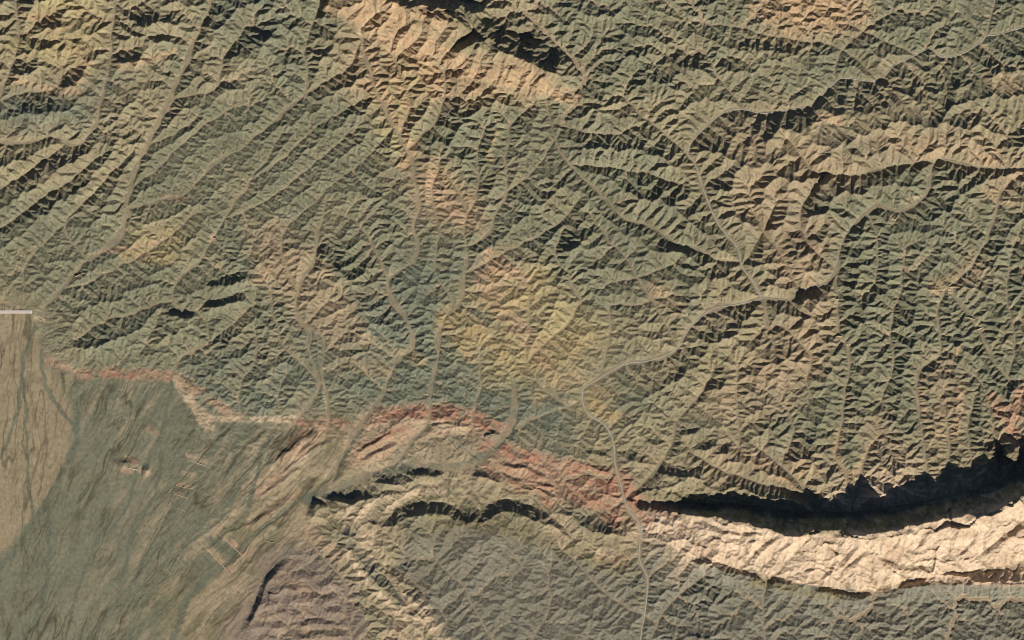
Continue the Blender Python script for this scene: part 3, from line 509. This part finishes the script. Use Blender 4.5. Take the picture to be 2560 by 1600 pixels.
CREAM = [(1590,1310),(1640,1268),(1700,1285),(1770,1290),(1843,1298),(1929,1322),(2000,1336),(2093,1316),(2129,1330),(2200,1324),(2307,1302),(2432,1278),(2521,1246),(2560,1229),(2760,1200),(2760,1452),(2460,1458),(2343,1456),(2264,1468),(2225,1480),(2179,1490),(2130,1476),(2079,1478),(2030,1462),(1986,1464),(1940,1446),(1914,1443),(1880,1424),(1854,1439),(1820,1414),(1789,1414),(1740,1384),(1700,1380),(1650,1350),(1600,1350)]
def colours(f):
    X, Y, T, A, k, vd = f['X'], f['Y'], f['T'], f['A'], f['k'], f['vd']
    wx = fbm(X, Y, 60, 101, 4) * 26; wy = fbm(X, Y, 60, 102, 4) * 26
    C = charmap(COLOUR_ROWS, PAL, 80, X + wx, Y + wy)
    mix = lambda C, c, m: C + (np.array(c, np.float32) - C) * m[..., None]
    n1 = fbm(X, Y, 70, 110, 4); n2 = fbm(X, Y, 25, 111, 4)
    C = mix(C, PAL['g'], smooth(.12, .5, n1) * .35 * (1 - k)); C = mix(C, PAL['K'], smooth(.12, .5, -n1) * .5 * (1 - k))
    dipx = np.minimum(f['E'], 200) * .10; bw = fbm(X, Y, 24, 120, 4) * 13 + dipx - 4; bv = fbm(X, Y, 24, 121, 4) * 13 - dipx + 4; n3 = fbm(X, Y, 12, 122, 3)
    C = mix(C, np.array(PAL['s']) * .85 + np.array(PAL['P']) * .08, f['basin'] * .9)
    C = mix(C, PAL['P'], f['purple'] * .9)
    cr = upto(polydist(CREAM, *grid(8)), X.shape) + fbm(X, Y, 24, 125, 3) * 7
    C = mix(C, PAL['s'], smooth(1380, 1440, Y) * smooth(1650, 1750, X) * smooth(2, -2, cr))
    C = mix(C, PAL['C'], smooth(-1, 3, cr)); C = mix(C, PAL['e'], smooth(.15, .5, fbm(X, Y, 40, 126, 3)) * .5 * smooth(-1, 3, cr))
    # flat ground of the plain
    fan = upto(polydist(FAN, *grid(8)), X.shape)
    kk = smooth(-14, 16, fan + n2 * 12 + n1 * 10) * k
    C = mix(C, PAL['p'], kk)
    streak = fbm(X * .8 + Y * .6, (Y * .8 - X * .6) * .2, 16, 130, 4)
    C = mix(C, PAL['t'], np.clip(streak, 0, 1) * 1.1 * k * (1 - kk) * smooth(60, 420, X + 0 * Y) )
    C = mix(C, PAL['c'], np.clip(-streak, 0, 1) * .8 * k * (1 - kk))
    for c, hw, st, pts in BEDS_AND_SHADE:
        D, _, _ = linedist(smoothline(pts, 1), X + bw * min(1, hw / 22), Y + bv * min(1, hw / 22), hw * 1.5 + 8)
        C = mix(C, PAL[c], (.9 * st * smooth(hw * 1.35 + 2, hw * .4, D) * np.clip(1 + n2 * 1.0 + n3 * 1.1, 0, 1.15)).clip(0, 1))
    for hw, pts in CHANNELS:
        D, _, _ = linedist(smoothline(pts, 2), X + bw * .6, Y + bv * .6, hw * 1.6 + 8)
        C = mix(C, PAL['c'], .85 * smooth(hw * 1.2 + 1, hw * .5, D) * (1 + n2 * .5).clip(0, 1))
    # dry beds: washed gravel, rills
    la = f['la']
    C = mix(C, PAL['t'] , np.maximum(f['floor'] * .85, smooth(1.7, 2.6, la) * .45) * (1 - k) * (1 - .5 * f['basin']) * (vd > 0))
    kf = smooth(4, 14, f['plain']); C = mix(C, np.array(PAL['D']) * .95, f['rill'] * .8 * kk * kf); C = mix(C, np.array(PAL['D']) * .68, f['rill'] * .85 * kf * (1 - kk))
    fl = smooth(2.5, -1.5, vd)
    pale = np.array(PAL['t']) * .9
    C = mix(C, pale, fl * .6 * (1 - k)); C = mix(C, PAL['c'], fl * smooth(.05, .5, n2 + .35 * np.sin(vd * 1.3)) * .6)
    # thin beds of slightly different rock following the strike
    C = C * (1 + (.22 * f['beds'] + .10 * n2 + .08 * fbm(X, Y, 6, 140, 2))[..., None] * (1 - .6 * k)[..., None])
    # crests tinted slightly browner, hollows slightly greener, by curvature
    cv = np.clip((T - blur(T, 5)) / 14, -1, 1)
    tint = np.array([.05, .01, -.04])
    C = C * (1 + cv[..., None] * tint * (1 - k)[..., None])
    return np.clip(C, .01, .9).astype(np.float32)

def ground_material(name, rough, nscale, bump):
    m = bpy.data.materials.new(name); m.use_nodes = True; nt = m.node_tree; N, L = nt.nodes, nt.links
    b = N['Principled BSDF']; b.inputs['Roughness'].default_value = rough; b.inputs['Specular IOR Level'].default_value = 0.12
    at = N.new('ShaderNodeAttribute'); at.attribute_name = 'rock'
    tc = N.new('ShaderNodeNewGeometry')
    n1 = N.new('ShaderNodeTexNoise'); n1.inputs['Scale'].default_value = nscale; n1.inputs['Detail'].default_value = 5; n1.inputs['Roughness'].default_value = .62
    n2 = N.new('ShaderNodeTexNoise'); n2.inputs['Scale'].default_value = nscale * .16; n2.inputs['Detail'].default_value = 3
    L.new(tc.outputs['Position'], n1.inputs['Vector']); L.new(tc.outputs['Position'], n2.inputs['Vector'])
    r1 = N.new('ShaderNodeMapRange'); r1.inputs[1].default_value = .25; r1.inputs[2].default_value = .75; r1.inputs[3].default_value = .74; r1.inputs[4].default_value = 1.26
    r2 = N.new('ShaderNodeMapRange'); r2.inputs[1].default_value = .3; r2.inputs[2].default_value = .7; r2.inputs[3].default_value = .94; r2.inputs[4].default_value = 1.06
    L.new(n1.outputs[0], r1.inputs[0]); L.new(n2.outputs[0], r2.inputs[0])
    mu = N.new('ShaderNodeMath'); mu.operation = 'MULTIPLY'; L.new(r1.outputs[0], mu.inputs[0]); L.new(r2.outputs[0], mu.inputs[1])
    vm = N.new('ShaderNodeVectorMath'); vm.operation = 'SCALE'; L.new(at.outputs['Color'], vm.inputs[0]); L.new(mu.outputs[0], vm.inputs['Scale'])
    L.new(vm.outputs[0], b.inputs['Base Color'])
    bp = N.new('ShaderNodeBump'); bp.inputs['Strength'].default_value = 1.0; bp.inputs['Distance'].default_value = bump
    L.new(n1.outputs[0], bp.inputs['Height']); L.new(bp.outputs[0], b.inputs['Normal'])
    return m

def plain_material(name, col, rough=.9, var=.15, scale=.02):
    m = bpy.data.materials.new(name); m.use_nodes = True; N, L = m.node_tree.nodes, m.node_tree.links
    b = N['Principled BSDF']; b.inputs['Roughness'].default_value = rough; b.inputs['Specular IOR Level'].default_value = .15
    g = N.new('ShaderNodeNewGeometry'); n = N.new('ShaderNodeTexNoise'); n.inputs['Scale'].default_value = scale; n.inputs['Detail'].default_value = 4
    cr = N.new('ShaderNodeMix'); cr.data_type = 'RGBA'
    cr.inputs[6].default_value = (*[c * (1 - var) for c in col], 1); cr.inputs[7].default_value = (*[c * (1 + var) for c in col], 1)
    L.new(g.outputs['Position'], n.inputs['Vector']); L.new(n.outputs[0], cr.inputs[0]); L.new(cr.outputs[2], b.inputs['Base Color'])
    return m

# ---------------------------------------------------------------- build the land
F = terrain(STEP)
X, Y, T = F['X'], F['Y'], F['T'].astype(np.float32)
T = T + ((3.6 * fbm(X, Y, 5.5, 150, 2)) * (1 - F['k']) * smooth(0, 6, F['vd'])).astype(np.float32)
COL = colours(F)
H_, W_ = X.shape; D_ = (GX1 - GX0) / (W_ - 1)
def wx(x): return (x - 1280.0) * 10.0
def wy(y): return (800.0 - y) * 10.0
def height(x, y):
    u = min(max((x - GX0) / D_, 0), W_ - 1.01); v = min(max((y - GY0) / D_, 0), H_ - 1.01)
    i, j = int(u), int(v); a, b = u - i, v - j
    return float((T[j, i] * (1 - a) + T[j, i + 1] * a) * (1 - b) + (T[j + 1, i] * (1 - a) + T[j + 1, i + 1] * a) * b)
gy, gx = np.gradient(T, D_ * 10.0)
NRM = np.stack([-gx, gy, np.ones_like(gx)], -1); NRM /= np.linalg.norm(NRM, axis=-1, keepdims=True)
P3 = np.stack([wx(X), wy(Y), T], -1).reshape(-1, 3).astype(np.float32)

def tag(o, label=None, cat=None, group=None, kind=None):
    if label: o['label'] = label
    if cat: o['category'] = cat
    if group: o['group'] = group
    if kind: o['kind'] = kind
    return o

def land(name, mask, mat):
    """one piece of the height field: the quads where mask is true"""
    jj, ii = np.nonzero(mask); a = jj * W_ + ii
    quads = np.stack([a, a + W_, a + W_ + 1, a + 1], -1).astype(np.int64)
    used, inv = np.unique(quads.ravel(), return_inverse=True)
    me = bpy.data.meshes.new(name); nq = len(quads)
    me.vertices.add(len(used)); me.vertices.foreach_set('co', P3[used].ravel())
    me.loops.add(nq * 4); me.loops.foreach_set('vertex_index', inv.astype(np.int32).ravel())
    me.polygons.add(nq); me.polygons.foreach_set('loop_start', np.arange(0, nq * 4, 4, dtype=np.int32))
    me.polygons.foreach_set('use_smooth', np.ones(nq, bool))
    me.update(calc_edges=True)
    at = me.attributes.new('rock', 'FLOAT_COLOR', 'POINT')
    c = np.ones((len(used), 4), np.float32); c[:, :3] = COL.reshape(-1, 3)[used]; at.data.foreach_set('color', c.ravel())
    me.normals_split_custom_set_from_vertices(NRM.reshape(-1, 3)[used])
    me.materials.append(mat)
    o = bpy.data.objects.new(name, me); scene.collection.objects.link(o); o['kind'] = 'structure'
    return o

cx, cy = X[:-1, :-1], Y[:-1, :-1]
rd = (F['vd'] < -.2)[:-1, :-1] & (F['k'] < .5)[:-1, :-1]
pl = (F['k'] >= .5)[:-1, :-1]
warp = (fbm(X, Y, 60, 160, 3) * 10)[:-1, :-1]
def inside(poly): return (upto(polydist(poly, *grid(8)), X.shape)[:-1, :-1] + warp) > 0
ridge = inside([(1600,1225),(1700,1250),(1850,1250),(2000,1275),(2150,1275),(2300,1250),(2440,1215),(2560,1160),(2800,1130),(2800,1480),(2560,1470),(2340,1465),(2180,1492),(1990,1482),(1850,1445),(1700,1392),(1600,1330)])
nridge = inside([(780,-300),(820,40),(900,80),(1000,130),(1100,200),(1250,240),(1420,258),(1470,235),(1440,190),(1330,110),(1260,60),(1240,-300)])
massif = inside([(770,1250),(860,1250),(930,1230),(1000,1215),(1100,1225),(1220,1265),(1330,1265),(1450,1310),(1540,1350),(1600,1340),(1600,1420),(1620,1500),(1610,1900),(400,1900),(600,1580),(690,1420),(750,1370)])
south = inside([(1600,1330),(1700,1392),(1850,1445),(1990,1482),(2180,1492),(2340,1465),(2560,1470),(2800,1480),(2800,1900),(1610,1900),(1620,1500),(1600,1420)])
redh = inside([(90,890),(200,905),(430,925),(600,1030),(740,1035),(960,1010),(1200,1020),(1300,1110),(1480,1170),(1560,1160),(1600,1225),(1600,1330),(1540,1350),(1450,1310),(1330,1265),(1220,1265),(1100,1225),(1000,1215),(930,1230),(860,1250),(770,1250),(500,1200),(90,960)])
left = ~(rd | pl)
mats = [ground_material(n, r, s, b) for n, r, s, b in (('gravel', .95, .012, 6), ('plain soil', .95, .010, 5), ('shale', .92, .016, 26), ('limestone', .9, .012, 34), ('red beds', .92, .014, 22), ('grey siltstone', .92, .016, 24), ('ridge rock', .9, .012, 34))]
land('dry_riverbed', rd, mats[0])
land('alluvial_plain', pl, mats[1])
for nm, mk, mt in (('limestone_ridge', ridge, mats[3]), ('northern_ridge', nridge, mats[6]), ('plateau', massif, mats[5]), ('southern_hills', south, mats[5]), ('red_foothills', redh, mats[4])):
    m = mk & left; left &= ~m
    if m.any(): land(nm, m, mt)
land('badland_hills', left, mats[2])

# land beyond the photograph's edges, coarse
def outer():
    n = 340; ext = 60000.0
    ax = np.linspace(-ext, ext, n); gxx, gyy = np.meshgrid(ax, ax)
    px, py = gxx / 10 + 1280, 800 - gyy / 10
    out = np.maximum(np.maximum(GX0 - px, px - GX1), np.maximum(GY0 - py, py - GY1))
    reg = 0.145 * (0.42 * (np.clip(px, -1500, 4500) - 400) + 1500 - np.clip(py, -2500, 4000))
    hilly = smooth(-200, 600, px + .4 * (1000 - py))
    z = reg + 40 + hilly * (60 + smooth(0, 300, out) * 350 * (.5 - np.abs(fbm(px, py, 260, 170, 5)))) - smooth(-4, -60, out) * 500
    v = np.stack([gxx, gyy, z], -1).reshape(-1, 3)
    k = out < -130; drop = k[:-1, :-1] & k[1:, 1:] & k[:-1, 1:] & k[1:, :-1]
    jj, ii = np.nonzero(~drop); a = jj * n + ii
    me = bpy.data.meshes.new('terrain'); me.from_pydata(v.tolist(), [], np.stack([a, a + 1, a + n + 1, a + n], -1).tolist())
    me.polygons.foreach_set('use_smooth', np.ones(len(a), bool)); me.update()
    me.materials.append(plain_material('far hills', PAL['G'], .95, .25, .0006))
    o = bpy.data.objects.new('terrain', me); scene.collection.objects.link(o); o['kind'] = 'structure'
outer()

# ---------------------------------------------------------------- roads
def ribbon(name, pts, half, mat, lift=2.5, smooth_n=3):
    p = smoothline(pts, smooth_n)
    q = [p[0]]
    for a, b in zip(p[:-1], p[1:]):
        n = max(1, int(np.hypot(*(b - a)) / 2.0))
        q += [a + (b - a) * t / n for t in range(1, n + 1)]
    q = np.array(q); tn = np.gradient(q, axis=0); tn /= np.linalg.norm(tn, axis=1, keepdims=True)
    z = np.array([max(height(x + dx, y + dy) for dx in (-half * .7, half * .7) for dy in (-half * .7, half * .7)) for x, y in q])
    for _ in range(6): z = np.maximum(z, np.convolve(np.pad(z, 1, mode='edge'), [.25, .5, .25], 'valid'))
    vs, fs = [], []
    prof = [(-half * 1.7, -5), (-half, 0), (0, .6), (half, 0), (half * 1.7, -5)]
    for (x, y), (tx, ty), h in zip(q, tn, z):
        for o, dz in prof: vs.append((wx(x - ty * o), wy(y + tx * o), h + lift + dz))
    for i in range(len(q) - 1):
        for k in range(4): a = i * 5 + k; fs.append((a, a + 5, a + 6, a + 1))
    me = bpy.data.meshes.new(name); me.from_pydata(vs, [], fs); me.polygons.foreach_set('use_smooth', [True] * len(fs)); me.update(); me.materials.append(mat)
    o = bpy.data.objects.new(name, me); scene.collection.objects.link(o); o['kind'] = 'structure'
    return o
asphalt = plain_material('worn asphalt', alb(166,160,144), .85, .12, .004)
gravelroad = plain_material('gravel track', alb(152,142,120), .95, .15, .004)
ribbon('paved_road', ROAD_MAIN, .9, asphalt)
ribbon('paved_road', ROAD_SOUTH, 1.0, asphalt, 3.1)
ribbon('gravel_road', ROAD_EAST, .7, gravelroad, 2.0)
ribbon('dirt_track', [(2045,275),(2049,271),(2060,262)], .6, gravelroad) if False else None

# ---------------------------------------------------------------- runway
def mesh_obj(name, vs, fs, mat, parent=None):
    me = bpy.data.meshes.new(name); me.from_pydata(vs, [], fs); me.update(); me.materials.append(mat)
    o = bpy.data.objects.new(name, me); scene.collection.objects.link(o); o.parent = parent
    return o
def slab(name, x0, y0, x1, y1, z0, z1, mat, parent, slope=0.0):
    """a low slab given in plan px; slope = extra height per px towards the east"""
    c = [(x0, y0), (x1, y0), (x1, y1), (x0, y1)]
    vs = [(wx(x), wy(y), z0 + slope * (x - x0)) for x, y in c] + [(wx(x), wy(y), z1 + slope * (x - x0)) for x, y in c]
    return mesh_obj(name, vs, [(4, 7, 6, 5), (0, 1, 5, 4), (1, 2, 6, 5), (2, 3, 7, 6), (3, 0, 4, 7)], mat, parent)
zr = max(height(x, y) for x in range(-60, 80, 10) for y in (772, 779, 786)) + 3
root = bpy.data.objects.new('runway', None); scene.collection.objects.link(root)
tag(root, 'pale straight concrete strip with white edges, entering from the left frame edge', 'runway')
conc = plain_material('pale concrete', alb(206,190,180), .8, .06, .01); white = plain_material('white concrete', alb(245,236,222), .8, .04, .01)
slab('pavement', -90, 777.6, 78.2, 782.0, zr - 60, zr + 2, conc, root)
slab('edge_strip', -90, 776.3, 78.2, 777.6, zr - 60, zr + 2.6, white, root)
slab('edge_strip', -90, 782.0, 78.2, 783.4, zr - 60, zr + 2.6, white, root)
slab('end_strip', 78.2, 776.3, 79.2, 783.4, zr - 60, zr + 2.6, white, root)

# ---------------------------------------------------------------- embankments across dry valleys
earth = plain_material('packed earth', alb(172,154,124), .95, .15, .01); crestm = plain_material('crest gravel', alb(206,188,156), .95, .1, .01)
def dam(pts, label, group, w=1.3, h=22):
    root = bpy.data.objects.new('earth_dam', None); scene.collection.objects.link(root)
    tag(root, label, 'dam', group)
    p = smoothline(pts, 2) if len(pts) > 2 else np.array(pts, float)
    q = [p[0]]
    for a, b in zip(p[:-1], p[1:]):
        n = max(1, int(np.hypot(*(b - a)) / 1.5)); q += [a + (b - a) * t / n for t in range(1, n + 1)]
    q = np.array(q); tn = np.gradient(q, axis=0); tn /= np.linalg.norm(tn, axis=1, keepdims=True)
    zz = np.array([height(x, y) for x, y in q]); top = np.full(len(q), np.percentile(zz, 60) + h * .6); top = np.maximum(top, zz + h * .35)
    def body(name, offs, mat):
        vs, fs = [], []; n = len(offs)
        for (x, y), (tx, ty), z in zip(q, tn, top):
            for o, dz in offs: vs.append((wx(x - ty * o), wy(y + tx * o), z + dz))
        for i in range(len(q) - 1):
            for k in range(n - 1): a = i * n + k; fs.append((a, a + n, a + n + 1, a + 1))
        fs.append(tuple(range(n))); fs.append(tuple(reversed(range((len(q) - 1) * n, len(q) * n))))
        return mesh_obj(name, vs, fs, mat, root)
    body('embankment', [(-w * 1.6, -h * 1.6), (-w * .45, 0), (w * .45, 0), (w * 1.6, -h * 1.6)], earth)
    body('crest_track', [(-w * .42, .4), (-w * .34, 1.4), (w * .34, 1.4), (w * .42, .4)], crestm)
VD = 'earth dams across the dry valleys'; PD = 'straight earth dikes on the plain'
DAMS = [
 ([(90,790),(97,799),(108,803)], 'curved pale earth dam at the valley mouth beside the runway', VD, 1.1),
 ([(186,692),(196,688),(206,683)], 'short rough dam across the wide valley upstream of the runway', VD, .9),
 ([(528,590),(533,596),(540,595)], 'small dam below a pinkish silt fan in the upper left hills', VD, .9),
 ([(517,857),(523,861),(529,856)], 'small dam at the sharp bend of the narrow left valley', VD, .8),
 ([(2436,827),(2448,822),(2460,817)], 'longest straight dam in the right side valley', VD, 1.0),
 ([(2363,722),(2375,717),(2391,717)], 'dam holding a pale silt flat where two right side valleys part', VD, .9),
 ([(2409,792),(2425,794),(2437,799)], 'thin dam just above the longest right side dam', VD, .7),
 ([(2083,745),(2090,749),(2097,747)], 'small dam in the straight valley south of the river bend', VD, .8),
 ([(2088,843),(2096,840),(2107,841)], 'small dam with a bright pinkish silt patch below it', VD, .8),
 ([(2115,862),(2122,860),(2127,864)], 'tiny dam beside a very bright silt square', VD, .7),
 ([(2001,945),(2012,938),(2019,928)], 'oblique dam in the tan hills below the river junction', VD, .8),
 ([(2224,537),(2234,552),(2243,543)], 'bent dam in the side valley just south of the gravel road', VD, .8),
 ([(2275,503),(2287,497),(2295,506)], 'dam beside the field flat along the gravel road', VD, .7),
 ([(1212,1097),(1225,1086),(1236,1085)], 'dark topped dike beside the orange knoll by the river', VD, .7),
 ([(1032,1116),(1041,1124),(1050,1131)], 'upper pale dike across the red foothills riverbed', VD, .9),
 ([(1050,1136),(1062,1150),(1072,1163)], 'lower pale dike across the red foothills riverbed', VD, .9),
 ([(1114,1094),(1129,1110),(1144,1128)], 'long pale dike slanting between the red foothills and the river', VD, .9),
 ([(1230,1118),(1248,1134),(1264,1150)], 'eastern slanting dike beside the red badlands', VD, .7),
 ([(322,1170),(332,1173),(342,1173)], 'short bright dam between two brown knolls on the plain', PD, 1.0),
 ([(466,1148),(490,1157),(514,1165)], 'uppermost dike of the left ladder with a wide tan silt flat', PD, .7),
 ([(452,1185),(474,1190),(496,1195)], 'second dike down of the left ladder', PD, .5),
 ([(439,1213),(460,1219),(482,1222)], 'third dike down of the left ladder, pinkish', PD, .6),
 ([(434,1235),(452,1240),(471,1247)], 'fourth dike down of the left ladder, bright at both ends', PD, .6),
 ([(443,1271),(452,1274),(461,1279)], 'lowest and shortest dike of the left ladder', PD, .5),
 ([(493,1349),(534,1390),(575,1436)], 'longest slanting dike on the plain, lower of the big pair', PD, .8),
 ([(559,1346),(585,1370),(611,1395)], 'upper slanting dike of the big pair on the plain', PD, .8),
 ([(532,1316),(543,1329),(553,1342)], 'short slanting dike above the big pair', PD, .6),
 ([(441,1392),(448,1401),(456,1412)], 'small dike left of the big slanting pair', PD, .5),
 ([(415,1420),(420,1430),(428,1437)], 'smallest lowest left dike on the plain', PD, .5),
 ([(729,1322),(740,1333),(750,1343)], 'dike at the foot of the red corner of the plateau', PD, .6),
 ([(664,1353),(692,1358),(722,1366)], 'thin straight dike across the pale plain west of the plateau', PD, .4),
 ([(738,1244),(741,1249),(743,1254)], 'tiny pale dike by the dark scarp corner', PD, .5),
]
for pts, lab, grp, w in DAMS: dam(pts, lab, grp, w * 1.25, 9 if grp == PD else 20)
